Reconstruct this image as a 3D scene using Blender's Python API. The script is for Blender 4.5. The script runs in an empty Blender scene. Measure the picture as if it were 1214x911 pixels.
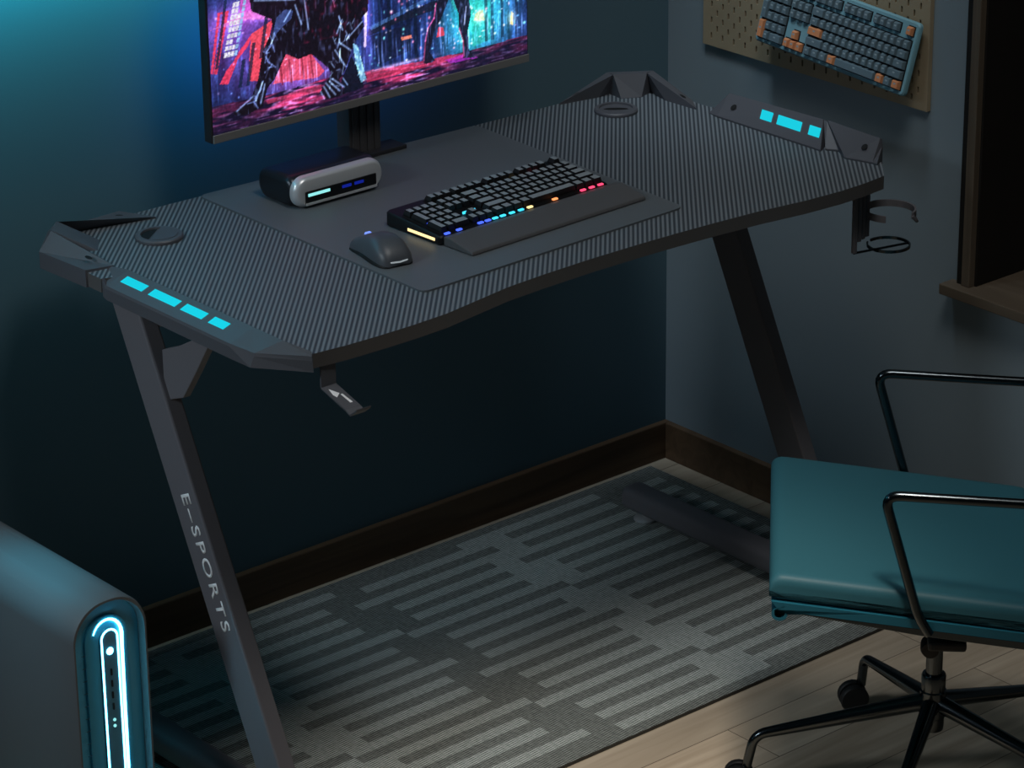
import bpy, bmesh, math, random
import numpy as np
from mathutils import Vector, Matrix
random.seed(7)
S = bpy.context.scene
COL = S.collection
PI = math.pi

# ------------------------------------------------------------------ materials
def lin(c):
    c = c / 255.0
    return c / 12.92 if c <= 0.04045 else ((c + 0.055) / 1.055) ** 2.4
def rgb(r, g, b): return (lin(r), lin(g), lin(b), 1.0)

def mat(name, col, rough=0.5, metal=0.0, spec=0.5, bump=None, emit=None, estr=1.0, coat=0.0, alpha=None, trans=0.0, var=None):
    m = bpy.data.materials.new(name); m.use_nodes = True
    nt = m.node_tree; b = nt.nodes['Principled BSDF']
    b.inputs['Base Color'].default_value = rgb(*col)
    b.inputs['Roughness'].default_value = rough
    b.inputs['Metallic'].default_value = metal
    b.inputs['Specular IOR Level'].default_value = spec
    b.inputs['Coat Weight'].default_value = coat
    b.inputs['Transmission Weight'].default_value = trans
    if emit:
        b.inputs['Emission Color'].default_value = rgb(*emit)
        b.inputs['Emission Strength'].default_value = estr
    if bump or var:
        tc = nt.nodes.new('ShaderNodeTexCoord'); nz = nt.nodes.new('ShaderNodeTexNoise')
        nt.links.new(tc.outputs['Object'], nz.inputs['Vector'])
        nz.inputs['Scale'].default_value = (bump or var)[0]; nz.inputs['Detail'].default_value = 3
        if bump:
            bp = nt.nodes.new('ShaderNodeBump'); bp.inputs['Strength'].default_value = bump[1]; bp.inputs['Distance'].default_value = 0.002
            nt.links.new(nz.outputs['Fac'], bp.inputs['Height']); nt.links.new(bp.outputs['Normal'], b.inputs['Normal'])
        if var:
            mx = nt.nodes.new('ShaderNodeMix'); mx.data_type = 'RGBA'
            k = var[1]
            mx.inputs[6].default_value = rgb(*[max(0, c * (1 - k)) for c in col]); mx.inputs[7].default_value = rgb(*[min(255, c * (1 + k)) for c in col])
            nt.links.new(nz.outputs['Fac'], mx.inputs[0]); nt.links.new(mx.outputs[2], b.inputs['Base Color'])
    return m

def wood(name, c1, c2, axis='x', rough=0.5, scale=1.0, planks=None):
    m = bpy.data.materials.new(name); m.use_nodes = True
    nt = m.node_tree; N = nt.nodes; Lk = nt.links; b = N['Principled BSDF']
    b.inputs['Roughness'].default_value = rough
    tc = N.new('ShaderNodeTexCoord'); mp = N.new('ShaderNodeMapping')
    Lk.new(tc.outputs['Object'], mp.inputs['Vector'])
    s = {'x': (2, 30, 30), 'y': (30, 2, 30), 'z': (30, 30, 2)}[axis]
    mp.inputs['Scale'].default_value = [v * scale for v in s]
    nz = N.new('ShaderNodeTexNoise'); nz.inputs['Scale'].default_value = 1.0; nz.inputs['Detail'].default_value = 6; nz.inputs['Distortion'].default_value = 1.2
    vec = mp.outputs['Vector']
    if planks:
        br = N.new('ShaderNodeTexBrick'); br.inputs['Scale'].default_value = 1.0
        br.inputs['Brick Width'].default_value = planks[0]; br.inputs['Row Height'].default_value = planks[1]
        br.inputs['Mortar Size'].default_value = 0.0007; br.inputs['Mortar Smooth'].default_value = 0.3
        br.inputs['Color1'].default_value = (0, 0, 0, 1); br.inputs['Color2'].default_value = (1, 1, 1, 1); br.inputs['Mortar'].default_value = (0.5, 0.5, 0.5, 1)
        br.offset = 0.37; br.inputs['Bias'].default_value = 0.0
        Lk.new(tc.outputs['Object'], br.inputs['Vector'])
        add = N.new('ShaderNodeVectorMath'); add.operation = 'MULTIPLY_ADD'
        Lk.new(br.outputs['Color'], add.inputs[0]); add.inputs[1].default_value = (7, 13, 5); Lk.new(vec, add.inputs[2]); vec = add.outputs[0]
    Lk.new(vec, nz.inputs['Vector'])
    cr = N.new('ShaderNodeValToRGB'); cr.color_ramp.elements[0].position = 0.3; cr.color_ramp.elements[1].position = 0.72
    cr.color_ramp.elements[0].color = rgb(*c1); cr.color_ramp.elements[1].color = rgb(*c2)
    Lk.new(nz.outputs['Fac'], cr.inputs['Fac'])
    out = cr.outputs['Color']
    if planks:
        mx = N.new('ShaderNodeMix'); mx.data_type = 'RGBA'; mx.blend_type = 'MULTIPLY'; mx.inputs[0].default_value = 0.25
        Lk.new(out, mx.inputs[6]); Lk.new(br.outputs['Color'], mx.inputs[7])
        mx2 = N.new('ShaderNodeMix'); mx2.data_type = 'RGBA'; mx2.inputs[7].default_value = rgb(60, 48, 38)
        Lk.new(br.outputs['Fac'], mx2.inputs[0]); Lk.new(mx.outputs[2], mx2.inputs[6]); out = mx2.outputs[2]
    Lk.new(out, b.inputs['Base Color'])
    bp = N.new('ShaderNodeBump'); bp.inputs['Strength'].default_value = 0.15; bp.inputs['Distance'].default_value = 0.002
    Lk.new(nz.outputs['Fac'], bp.inputs['Height']); Lk.new(bp.outputs['Normal'], b.inputs['Normal'])
    return m

def carbon_mat(px, py, period):
    """ribbed carbon print: fine ribs fanning about a far point (px, py) in object space"""
    m = bpy.data.materials.new('ribbed_carbon'); m.use_nodes = True
    nt = m.node_tree; N = nt.nodes; Lk = nt.links; b = N['Principled BSDF']
    tc = N.new('ShaderNodeTexCoord'); sp = N.new('ShaderNodeSeparateXYZ'); Lk.new(tc.outputs['Object'], sp.inputs[0])
    def mth(op, a, bv=None):
        n = N.new('ShaderNodeMath'); n.operation = op
        for i, v in enumerate((a, bv)):
            if v is None: continue
            if isinstance(v, (int, float)): n.inputs[i].default_value = v
            else: Lk.new(v, n.inputs[i])
        return n.outputs[0]
    # angle measured from the mean direction so that numbers stay small
    dx = mth('SUBTRACT', sp.outputs['X'], px); dy = mth('SUBTRACT', sp.outputs['Y'], py)
    a0 = math.atan2(-py, -px); ca, sa = math.cos(a0), math.sin(a0)
    u = mth('ADD', mth('MULTIPLY', dx, ca), mth('MULTIPLY', dy, sa))
    v = mth('SUBTRACT', mth('MULTIPLY', dy, ca), mth('MULTIPLY', dx, sa))
    ang = mth('MULTIPLY', mth('DIVIDE', v, u), 2 * PI / period)
    s = mth('SINE', ang)
    f = mth('MULTIPLY_ADD', s, 0.5); f.node.inputs[2].default_value = 0.5
    cr = N.new('ShaderNodeValToRGB'); cr.color_ramp.elements[0].position = 0.25; cr.color_ramp.elements[1].position = 0.8
    cr.color_ramp.elements[0].color = rgb(60, 67, 74); cr.color_ramp.elements[1].color = rgb(122, 129, 135)
    Lk.new(f, cr.inputs['Fac']); Lk.new(cr.outputs['Color'], b.inputs['Base Color'])
    bp = N.new('ShaderNodeBump'); bp.inputs['Strength'].default_value = 0.2; bp.inputs['Distance'].default_value = 0.001
    Lk.new(f, bp.inputs['Height']); Lk.new(bp.outputs['Normal'], b.inputs['Normal'])
    b.inputs['Roughness'].default_value = 0.55; b.inputs['Specular IOR Level'].default_value = 0.3
    return m

def weave_mat(name, col, k=0.35):
    m = bpy.data.materials.new(name); m.use_nodes = True
    nt = m.node_tree; N = nt.nodes; Lk = nt.links; b = N['Principled BSDF']
    tc = N.new('ShaderNodeTexCoord'); ck = N.new('ShaderNodeTexChecker'); ck.inputs['Scale'].default_value = 330
    mp = N.new('ShaderNodeMapping'); mp.inputs['Rotation'].default_value = (0, 0, 0.6)
    nz = N.new('ShaderNodeTexNoise'); nz.inputs['Scale'].default_value = 140
    Lk.new(tc.outputs['Object'], mp.inputs['Vector']); Lk.new(mp.outputs['Vector'], ck.inputs['Vector']); Lk.new(tc.outputs['Object'], nz.inputs['Vector'])
    ck.inputs['Color1'].default_value = rgb(*[min(255, c * (1 + k * .45)) for c in col]); ck.inputs['Color2'].default_value = rgb(*[c * (1 - k) for c in col])
    mx = N.new('ShaderNodeMix'); mx.data_type = 'RGBA'; mx.blend_type = 'OVERLAY'; mx.inputs[0].default_value = 0.5
    Lk.new(ck.outputs['Color'], mx.inputs[6]); Lk.new(nz.outputs['Fac'], mx.inputs[7]); Lk.new(mx.outputs[2], b.inputs['Base Color'])
    b.inputs['Roughness'].default_value = 0.95; b.inputs['Specular IOR Level'].default_value = 0.1
    return m

def vcol_screen(name, strength):
    m = bpy.data.materials.new(name); m.use_nodes = True
    nt = m.node_tree; N = nt.nodes; b = N['Principled BSDF']
    at = N.new('ShaderNodeVertexColor'); at.layer_name = 'picture'
    b.inputs['Base Color'].default_value = (0.01, 0.01, 0.01, 1); b.inputs['Roughness'].default_value = 0.35; b.inputs['Specular IOR Level'].default_value = 0.2
    nt.links.new(at.outputs['Color'], b.inputs['Emission Color']); b.inputs['Emission Strength'].default_value = strength
    return m

M_wall_back = mat('dim_blue_grey_paint', (84, 110, 122), 0.85, spec=0.2, bump=(160, 0.05))  # same paint as the right wall, its dimmer teal light put into the colour
M_wall_right = mat('lit_grey_paint', (128, 142, 150), 0.85, spec=0.2, bump=(160, 0.05))  # same paint as the back wall, its stronger light put into the colour
M_floor = wood('oak_planks', (186, 166, 142), (222, 204, 180), 'x', 0.55, 1.0, planks=(1.1, 0.105))
M_base = wood('walnut_skirting', (78, 58, 40), (104, 80, 58), 'x', 0.6)
M_casing = wood('walnut_casing', (84, 74, 62), (108, 96, 82), 'z', 0.55)
M_jamb = wood('shade_dark_jamb', (12, 9, 6), (20, 15, 10), 'z', 0.7)  # dark wood, with the shade of the recess put into the colour
M_sill = wood('walnut_sill', (84, 73, 60), (106, 94, 80), 'y', 0.55)
M_blackp = mat('black_plastic', (46, 46, 50), 0.5, spec=0.4, bump=(900, 0.05))
M_bracket = mat('charcoal_moulding', (84, 85, 91), 0.5, spec=0.5, bump=(900, 0.04))
M_edge = mat('black_edge_band', (86, 84, 84), 0.6)
M_steel = mat('black_coated_steel', (105, 103, 108), 0.48, spec=0.45, bump=(900, 0.05))
M_white = mat('white_print', (252, 253, 254), 0.5)
M_hole = mat('dark_hole', (8, 8, 9), 0.8)
M_cyan = mat('cyan_led', (0, 30, 34), 0.4, emit=(20, 205, 225), estr=1.0)
M_mat = mat('black_desk_mat', (98, 104, 109), .45, spec=.5, bump=(1500, 0.08))
M_screwd = mat('screw_dark', (18, 18, 20), 0.4, metal=0.6)
M_chrome = mat('chrome', (150, 154, 158), 0.18, metal=1.0)
M_dchrome = mat('dark_chrome', (82, 88, 92), 0.2, metal=1.0)
M_satin = mat('satin_metal', (190, 192, 194), 0.35, metal=0.4)
M_rubber = mat('black_rubber', (16, 16, 17), 0.6)
M_teal = mat('teal_leather', (54, 110, 124), .5, spec=.4, bump=(420, 0.06))
M_tealedge = mat('teal_sling', (30, 108, 130), 0.5, bump=(420, 0.06))
M_silver = mat('brushed_silver', (222, 225, 228), .35, metal=0.45)
M_darkmetal = mat('dark_grey_metal', (60, 64, 70), 0.32, metal=0.7)
M_slot = mat('black_slot', (6, 7, 9), 0.4)
M_blueport = mat('blue_port', (20, 35, 150), 0.4, emit=(20, 40, 170), estr=0.5)
M_cyanlite = mat('pale_cyan_led', (60, 90, 90), 0.4, emit=(150, 240, 240), estr=1.0)
M_case = mat('grey_case_plastic', (102, 106, 110), 0.55, spec=0.4, bump=(700, 0.03))
M_facia = mat('glow_blue_facia', (66, 166, 200), 0.4, spec=0.4)  # pale plastic; the blue glow of the tubes is put into its colour
M_tube = mat('white_cyan_tube', (60, 90, 90), 0.4, emit=(110, 222, 255), estr=8.5)
M_peg = mat('birch_pegboard', (158, 142, 116), 0.75, var=(14, 0.08))

# ------------------------------------------------------------------ mesh builder
class MB:
    def __init__(s): s.v = []; s.f = []; s.mi = []
    def add(s, vs, fs, mi=0):
        o = len(s.v); s.v += [tuple(x) for x in vs]
        s.f += [tuple(i + o for i in f) for f in fs]; s.mi += [mi] * len(fs); return s
    def box(s, x0, x1, y0, y1, z0, z1, mi=0):
        vs = [(x, y, z) for z in (z0, z1) for y in (y0, y1) for x in (x0, x1)]
        return s.add(vs, [(0, 2, 3, 1), (4, 5, 7, 6), (0, 1, 5, 4), (2, 6, 7, 3), (0, 4, 6, 2), (1, 3, 7, 5)], mi)
    def loft(s, secs, caps=True, mi=0, closed=True):
        n = len(secs[0]); vs = [p for q in secs for p in q]; fs = []
        for i in range(len(secs) - 1):
            for j in range(n if closed else n - 1):
                k = (j + 1) % n; fs.append((i * n + j, i * n + k, (i + 1) * n + k, (i + 1) * n + j))
        if caps:
            fs.append(tuple(reversed(range(n)))); fs.append(tuple((len(secs) - 1) * n + j for j in range(n)))
        return s.add(vs, fs, mi)
    def prism(s, poly, lo, hi, axis='z', mi=0):
        def P(p, h): return {'z': (p[0], p[1], h), 'x': (h, p[0], p[1]), 'y': (p[0], h, p[1])}[axis]
        return s.loft([[P(p, lo) for p in poly], [P(p, hi) for p in poly]], mi=mi)
    def tube(s, pts, r, n=12, mi=0, flat=1.0):
        pts = [Vector(p) for p in pts]; R = r if isinstance(r, (list, tuple)) else [r] * len(pts)
        secs = []; up = None
        for i, p in enumerate(pts):
            t = (pts[min(i + 1, len(pts) - 1)] - pts[max(i - 1, 0)]).normalized()
            if up is None: up = Vector((0, 0, 1)) if abs(t.z) < 0.9 else Vector((1, 0, 0))
            a = t.cross(up).normalized(); c = a.cross(t).normalized(); up = c
            secs.append([p + a * (R[i] * math.cos(2 * PI * k / n)) + c * (R[i] * flat * math.sin(2 * PI * k / n)) for k in range(n)])
        return s.loft(secs, mi=mi)
    def lathe(s, prof, c=(0, 0, 0), axis='z', n=28, mi=0):
        secs = []
        for r, h in prof:
            ring = []
            for k in range(n):
                a = 2 * PI * k / n; x, y = r * math.cos(a), r * math.sin(a)
                q = {'z': (x, y, h), 'x': (h, x, y), 'y': (y, h, x)}[axis]
                ring.append((q[0] + c[0], q[1] + c[1], q[2] + c[2]))
            secs.append(ring)
        return s.loft(secs, mi=mi)
    def poly(s, pts, faces, mi=0): return s.add(pts, faces, mi)

ORG = {}
def thing(name, label, cat, loc=(0, 0, 0), group=None, kind=None, rot=None):
    o = bpy.data.objects.new(name, None); COL.objects.link(o)
    o.empty_display_size = 0.05; o.location = loc
    if rot is not None: o.rotation_euler = rot
    if kind: o['kind'] = kind
    else: o['label'] = label; o['category'] = cat
    if group: o['group'] = group
    ORG[o.name] = Vector(loc) if rot is None else Vector((0, 0, 0))
    return o
def obj(name, mb, mats, parent=None, smooth=None, bevel=0, seg=2, sub=0, origin=None, label=None):
    mats = mats if isinstance(mats, (list, tuple)) else [mats]
    me = bpy.data.meshes.new(name)
    off = Vector(origin) if origin is not None else Vector((0, 0, 0))
    if parent is not None: off = ORG[parent.name]
    me.from_pydata([tuple(Vector(v) - off) for v in mb.v], [], mb.f)
    for m in mats: me.materials.append(m)
    me.polygons.foreach_set('material_index', mb.mi)
    bm = bmesh.new(); bm.from_mesh(me); bmesh.ops.recalc_face_normals(bm, faces=bm.faces[:]); bm.to_mesh(me); bm.free()
    if smooth:
        me.polygons.foreach_set('use_smooth', [True] * len(me.polygons)); me.set_sharp_from_angle(angle=math.radians(smooth))
    o = bpy.data.objects.new(name, me); COL.objects.link(o)
    if parent is not None: o.parent = parent
    else: o.location = off
    ORG[o.name] = off
    if bevel:
        b = o.modifiers.new('bevel', 'BEVEL'); b.width = bevel; b.segments = seg; b.limit_method = 'ANGLE'; b.angle_limit = math.radians(35); b.harden_normals = False
    if sub:
        q = o.modifiers.new('sub', 'SUBSURF'); q.levels = sub; q.render_levels = sub
    if label: o['label'] = label
    return o
def struct(o): o['kind'] = 'structure'; return o
def tag(o, label, cat, group=None):
    o['label'] = label; o['category'] = cat
    if group: o['group'] = group
    return o
def rrect(w, d, r, n=6, cx=0, cy=0):
    pts = []
    for sx, sy, a0 in ((1, 1, 0), (-1, 1, 90), (-1, -1, 180), (1, -1, 270)):
        for k in range(n + 1):
            a = math.radians(a0 + 90 * k / n); pts.append((cx + sx * (w / 2 - r) + r * math.cos(a), cy + sy * (d / 2 - r) + r * math.sin(a)))
    return pts
def fillet(pts, r, n=6):
    pts = [Vector(p) for p in pts]; out = [pts[0]]
    for i in range(1, len(pts) - 1):
        a = (pts[i - 1] - pts[i]); b = (pts[i + 1] - pts[i]); k = min(r, a.length * .49, b.length * .49)
        p0 = pts[i] + a.normalized() * k; p1 = pts[i] + b.normalized() * k
        for j in range(n + 1):
            t = j / n; out.append(p0 * (1 - t) ** 2 + pts[i] * 2 * t * (1 - t) + p1 * t * t)
    out.append(pts[-1]); return out

# ------------------------------------------------------------------ setting
YW, XW = 0.674, 1.296
struct(obj('floor', MB().box(-2.6, 1.9, -4.2, YW + .1, -0.05, 0.0), M_floor))
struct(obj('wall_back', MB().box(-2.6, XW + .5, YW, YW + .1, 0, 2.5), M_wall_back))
wr = MB(); W0, W1, WZ0, WZ1 = -1.05, 0.012, 0.485, 1.75
wr.box(XW, XW + .1, W1, YW, 0, 2.5); wr.box(XW, XW + .1, -4.2, W0, 0, 2.5)
wr.box(XW, XW + .1, W0, W1, 0, WZ0); wr.box(XW, XW + .1, W0, W1, WZ1, 2.5)
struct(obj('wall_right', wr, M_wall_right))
struct(obj('baseboard_back', MB().box(-2.6, XW, YW - .012, YW, 0, .066), M_base, bevel=.002))
struct(obj('baseboard_right', MB().box(XW - .012, XW, -4.2, YW - .012, 0, .066), M_base, bevel=.002))
# window in the right wall: casing, jamb, sill, pane
win = thing('window_1', None, None, (XW, (W0 + W1) / 2, WZ0), kind='structure')
cs = MB(); cs.box(XW - .012, XW + .1, W1 - .016, W1, WZ0 + .014, WZ1); cs.box(XW - .012, XW + .1, W0, W0 + .016, WZ0 + .014, WZ1); cs.box(XW - .012, XW + .1, W0 + .016, W1 - .016, WZ1 - .016, WZ1)
obj('window_casing', cs, M_casing, win, bevel=.001)
gk = MB(); gk.box(XW - .009, XW - .0002, W1, W1 + .011, WZ0 + .014, WZ1 + .011); obj('window_dark_strip', gk, M_jamb, win)  # narrow near-black strip beside the casing
jb = MB(); jb.box(XW + .0, XW + .4, W1 - .020, W1 - .016, WZ0 + .014, WZ1 - .016); jb.box(XW, XW + .4, W0 + .016, W0 + .02, WZ0 + .014, WZ1 - .016); jb.box(XW, XW + .4, W0 + .02, W1 - .02, WZ1 - .02, WZ1 - .016)
obj('window_jamb', jb, M_jamb, win)
obj('window_sill', MB().box(XW - .03, XW + .4, W0 - .03, W1 + .028, WZ0 - .003, WZ0 + .014), M_sill, win, bevel=.0015)
M_pane = mat('night_pane', (12, 14, 18), 0.08, spec=0.5)
obj('window_pane', MB().box(XW + .38, XW + .386, W0 + .02, W1 - .02, WZ0 + .014, WZ1 - .02), M_pane, win)

# ------------------------------------------------------------------ rug
RX0, RX1, RY0, RY1, RT = 0.0, 1.235, -0.034, 0.645, 0.006
cell = 0.0212
BAND = ["##############", "............##", "..############", "............##", "..############", "............##", "##############"]
BAND += ["".join('.' if ch == '#' else '#' for ch in reversed(q)) for q in BAND]
def rug_light(c, r):
    # interlocked comb fret: blocks 14 cells wide, neighbours mirrored and slipped along y
    i, cc = divmod(c + 3, 14); rr = (r + i * 5) % 14
    if i % 2: cc = 13 - cc
    return 1 if BAND[rr][cc] == '#' else 0
nx = int((RX1 - RX0) / cell); ny = int((RY1 - RY0) / cell); cx_, cy_ = (RX1 - RX0) / nx, (RY1 - RY0) / ny
rg = MB()
vs = [(RX0 + i * cx_, RY0 + j * cy_, RT) for j in range(ny + 1) for i in range(nx + 1)]
o0 = len(rg.v); rg.v += vs
for j in range(ny):
    for i in range(nx):
        a = j * (nx + 1) + i; rg.f.append((a, a + 1, a + nx + 2, a + nx + 1))
        edge = j == 0 or i == 0 or j == ny - 1 or i == nx - 1
        rg.mi.append(1 if edge else rug_light(i, ny - 1 - j) ^ 1)
loop = [i for i in range(nx + 1)] + [j * (nx + 1) + nx for j in range(1, ny + 1)] + [ny * (nx + 1) + i for i in range(nx - 1, -1, -1)] + [j * (nx + 1) for j in range(ny - 1, 0, -1)]
b0 = len(rg.v); rg.v += [(rg.v[k][0], rg.v[k][1], 0.0004) for k in loop]
for q in range(len(loop)):
    q2 = (q + 1) % len(loop); rg.f.append((loop[q], b0 + q, b0 + q2, loop[q2])); rg.mi.append(2)
rg.f.append(tuple(b0 + q for q in reversed(range(len(loop))))); rg.mi.append(2)
M_rl = weave_mat('rug_light_weave', (174, 180, 176)); M_rd = weave_mat('rug_dark_weave', (128, 132, 128)); M_re = mat('rug_binding', (60, 58, 54), 0.9)
tag(obj('area_rug', rg, [M_rl, M_rd, M_re], origin=((RX0 + RX1) / 2, (RY0 + RY1) / 2, 0)), 'grey flatweave rug with a stepped fret pattern under the desk', 'rug')

# ------------------------------------------------------------------ desk
H, W = 0.73, 1.12
desk = thing('gaming_desk', 'black ribbed carbon gaming desk with slanted legs and cyan light panels', 'desk', (0.56, 0.28, 0))
outline = [(.047, -.010), (.10, -.0155), (.15, -.0175), (.205, -.0178), (.262, -.0155), (.32, -.006), (.382, .004), (.45, .008), (.534, .010), (.61, .009), (.684, .006), (.76, .001), (.837, -.006), (.915, -.018), (.981, -.023), (1.03, -.0225), (1.075, -.018), (1.12, .030), (1.12, .360), (1.112, .395), (1.115, .47), (1.045, .550), (.05, .583), (.0, .535), (.0, .393), (.0335, .380), (.0335, .060)]
top = MB(); n = len(outline); T = .020
top.add([(x, y, H) for x, y in outline], [tuple(range(n))], 0)
top.loft([[(x, y, H - T) for x, y in outline], [(x, y, H) for x, y in outline]], caps=False, mi=1)
top.add([(x, y, H - T) for x, y in outline], [tuple(reversed(range(n)))], 1)
me_top = obj('tabletop', top, [carbon_mat(14.28 - .56, 15.04 - .28, 0.000314), M_edge], desk)

def corner(name, P):
    """angular moulding on a rear corner: P has the wing tips, the block and the outer chamfer"""
    m = MB(); z0 = H + .0005
    tA, tB = P['tipA'], P['tipB']; oA, oB = P['outA'], P['outB']; bA, bB = P['topA'], P['topB']; fA, fB = P['footA'], P['footB']; mA, mB_ = P['midA'], P['midB']
    zt = P['z']; zw = P['zw']
    v = {'tA': (*tA, z0 + .001), 'tA0': (*tA, z0), 'tB': (*tB, z0 + .001), 'tB0': (*tB, z0)}
    def lst(*a): return [a_ for a_ in a]
    # centre block
    m.add([(*bA, zt), (*bB, zt), (*fB, z0), (*fA, z0), (*oA, H - .021), (*oB, H - .021), (*oA, P['oz']), (*oB, P['oz'])],
          [(0, 3, 2, 1), (0, 1, 7, 6), (6, 7, 5, 4), (0, 6, 4, 3), (1, 2, 5, 7), (3, 4, 5, 2)])
    # wings: outer sloping face with a screw hole, inner face falling to the top
    for (t, o, b, mid, e) in ((tA, oA, bA, mA, P['edgeA']), (tB, oB, bB, mB_, P['edgeB'])):
        tp = Vector((*t, z0)); tp1 = Vector((*t, z0 + .002)); ob = Vector((*o, H - .021)); ot = Vector((*o, P['oz'])); rb = Vector((*b, zt - .001)); md = Vector((*mid, z0)); eb = Vector((*e, H - .021)); et = Vector((*e, zw))
        m.add([tp, tp1, ob, ot, rb, md, eb, et, Vector((*t, H - .021))],
              [(1, 4, 3, 7), (1, 5, 4), (0, 5, 1), (7, 3, 2, 6), (1, 7, 6, 8), (4, 5, 2, 3), (0, 8, 6, 2, 5)])
        c = (tp1 * .42 + rb * .25 + et * .33); nrm = (rb - tp1).cross(et - tp1).normalized(); nrm *= (1 if nrm.z > 0 else -1)
        aa = (rb - tp1).normalized(); bb = nrm.cross(aa)
        m.add([c + nrm * .0012 + aa * (.006 * math.cos(k * PI / 6)) + bb * (.004 * math.sin(k * PI / 6)) for k in range(12)], [tuple(range(12))], 1)
    return obj(name, m, [M_bracket, M_hole], desk)
corner('corner_bracket', dict(tipA=(.950, .548), tipB=(1.088, .388), edgeA=(.977, .556), edgeB=(1.106, .416), outA=(1.046, .545), outB=(1.104, .503), topA=(1.041, .526), topB=(1.086, .497), footA=(1.040, .506), footB=(1.069, .491), midA=(1.020, .535), midB=(1.085, .455), z=.765, zw=.735, oz=.763))
corner('corner_bracket', dict(tipA=(.192, .540), tipB=(.038, .418), edgeA=(.165, .592), edgeB=(-.003, .425), outA=(.045, .590), outB=(-.008, .530), topA=(.042, .560), topB=(.016, .535), footA=(.083, .520), footB=(.058, .486), midA=(.103, .566), midB=(.045, .462), z=.757, zw=.734, oz=H + .003))

# light panel on the right edge (inward sloping face) and on the left edge (outward sloping face)
def panel_right():
    m = MB()
    def sec(y, xi, zr, xo=1.124, dy=0): return [(xi, y - dy, H + .001), (xi, y - dy, H + .003), (xo - .004, y, zr), (xo, y, zr - .003), (xo, y, H - .024), (xi + .01, y - dy, H - .0205)]
    m.loft([[(1.090, .362, H + .0005), (1.090, .362, H + .001), (1.118, .375, H + .003), (1.1195, .375, H + .002), (1.1205, .375, H - .022), (1.10, .365, H - .0205)],
            sec(.349, 1.085, .759, dy=.010), sec(.150, 1.085, .765, dy=.030)])
    m.loft([sec(.149, 1.094, .765, dy=.030), sec(.142, 1.104, .764, dy=.040), sec(.141, 1.087, .766, dy=.068), sec(.034, 1.100, .764, dy=.005), [(1.100, .020, H + .001), (1.1, .020, H + .003), (1.121, .031, .752), (1.123, .031, .749), (1.123, .031, H - .022), (1.104, .022, H - .0205)]])
    for (y, s) in ((.325, .45), (.055, .55)):
        c = Vector((1.085 + .035 * s, y - .005, H + .003 + .030 * s + .0010))
        m.add([c + Vector((.0040 * math.sin(k * PI / 6), .0052 * math.cos(k * PI / 6), .0040 * .86 * math.sin(k * PI / 6))) for k in range(12)], [tuple(range(12))], 1)
    return obj('light_panel', m, [M_bracket, M_hole], desk)
pr_ = panel_right()
def quad_led(y0, y1, fa, fb, par, side):
    m = MB()
    if side > 0:
        def P(s, y, h): return (1.085 + .035 * s - .5 * h, y - .03 * (1 - s) * .7, H + .003 + .0315 * s + .86 * h)
    else:
        def P(s, y, h): return (.036 - .036 * s - .3 * h, y, .7385 - .0135 * s + .95 * h)
    m.loft([[P(fa, y0, -.001), P(fb, y0, -.001), P(fb, y1, -.001), P(fa, y1, -.001)], [P(fa, y0, .0012), P(fb, y0, .0012), P(fb, y1, .0012), P(fa, y1, .0012)]])
    return obj('light_bar', m, M_cyan, par, label='cyan glowing light bar')
for y0, y1 in ((.273, .2495), (.238, .1885), (.172, .1495)): quad_led(y0, y1, .36, .68, pr_, 1)
def panel_left():
    m = MB()
    def sec(y, z1=.7385, z2=.725, xi=.036, xo=-.002): return [(xi, y, H + .0005), (xi - .0015, y, z1), (xo, y, z2), (xo - .001, y, z2 - .004), (xo, y, H - .026), (xi, y, H - .022)]
    m.loft([[(.036, .425, H + .0004), (.035, .424, H + .001), (-.001, .388, .7315), (-.0015, .388, .727), (-.001, .388, H - .024), (.02, .40, H - .022)], sec(.378), sec(.098)])
    # front corner wedge, turned along the chamfer
    m.loft([sec(.098), [(.038, .04, H + .0005), (.037, .038, .7370), (.004, .055, .7235), (.003, .055, .719), (-.001, .058, H - .026), (.04, .03, H - .022)],
            [(.047, -.008, H + .0005), (.0465, -.009, .7335), (.045, -.0115, .728), (.045, -.0125, .722), (.046, -.0125, H - .024), (.05, -.004, H - .022)]])
    return obj('light_panel', m, M_bracket, desk)
pl_ = panel_left()
for y0, y1 in ((.365, .316), (.301, .241), (.228, .181), (.166, .133)): quad_led(y0, y1, .31, .65, pl_, -1)
# grommets
for (cx, cy, a) in ((.150, .472, 0), (.992, .465, 1)):
    g = MB(); g.lathe([(.0335, H + .0006), (.0335, H + .004), (.0315, H + .006), (.026, H + .0062), (.0255, H + .0035), (.001, H + .0035)], (cx, cy, 0), n=36)
    # half-moon cable slot
    ang = math.radians(128 if a == 0 else 42)
    gg = []
    for k in range(13):
        t = (-1.2 + 2.4 * k / 12) if a == 0 else (-.95 + 1.9 * k / 12); gg.append((cx + .025 * math.cos(ang + t), cy + .025 * math.sin(ang + t), H + .0041))
    if a == 1:
        gg = []
        for k in range(24):
            t = 2 * PI * k / 24; p_, q_ = .0185 * math.cos(t), .0065 * math.sin(t) * (1 if math.sin(t) > 0 else .55)
            gg.append((cx + .763 * p_ + .646 * q_, cy - .646 * p_ + .763 * q_, H + .0041))
    g.add(gg, [tuple(range(len(gg)))], 1)
    if a == 0:
        cap = MB(); ca = [(cx + .0258 * math.cos(ang + PI + -1.75 + 3.5 * k / 16), cy + .0258 * math.sin(ang + PI + -1.75 + 3.5 * k / 16)) for k in range(17)]
        go = obj('cable_grommet', g, [M_bracket, M_hole], desk, smooth=40)
        cap.prism(ca, H + .0036, H + .0068); obj('cap', cap, M_bracket, go)
    else:
        obj('cable_grommet', g, [M_bracket, M_hole], desk, smooth=40)
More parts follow.
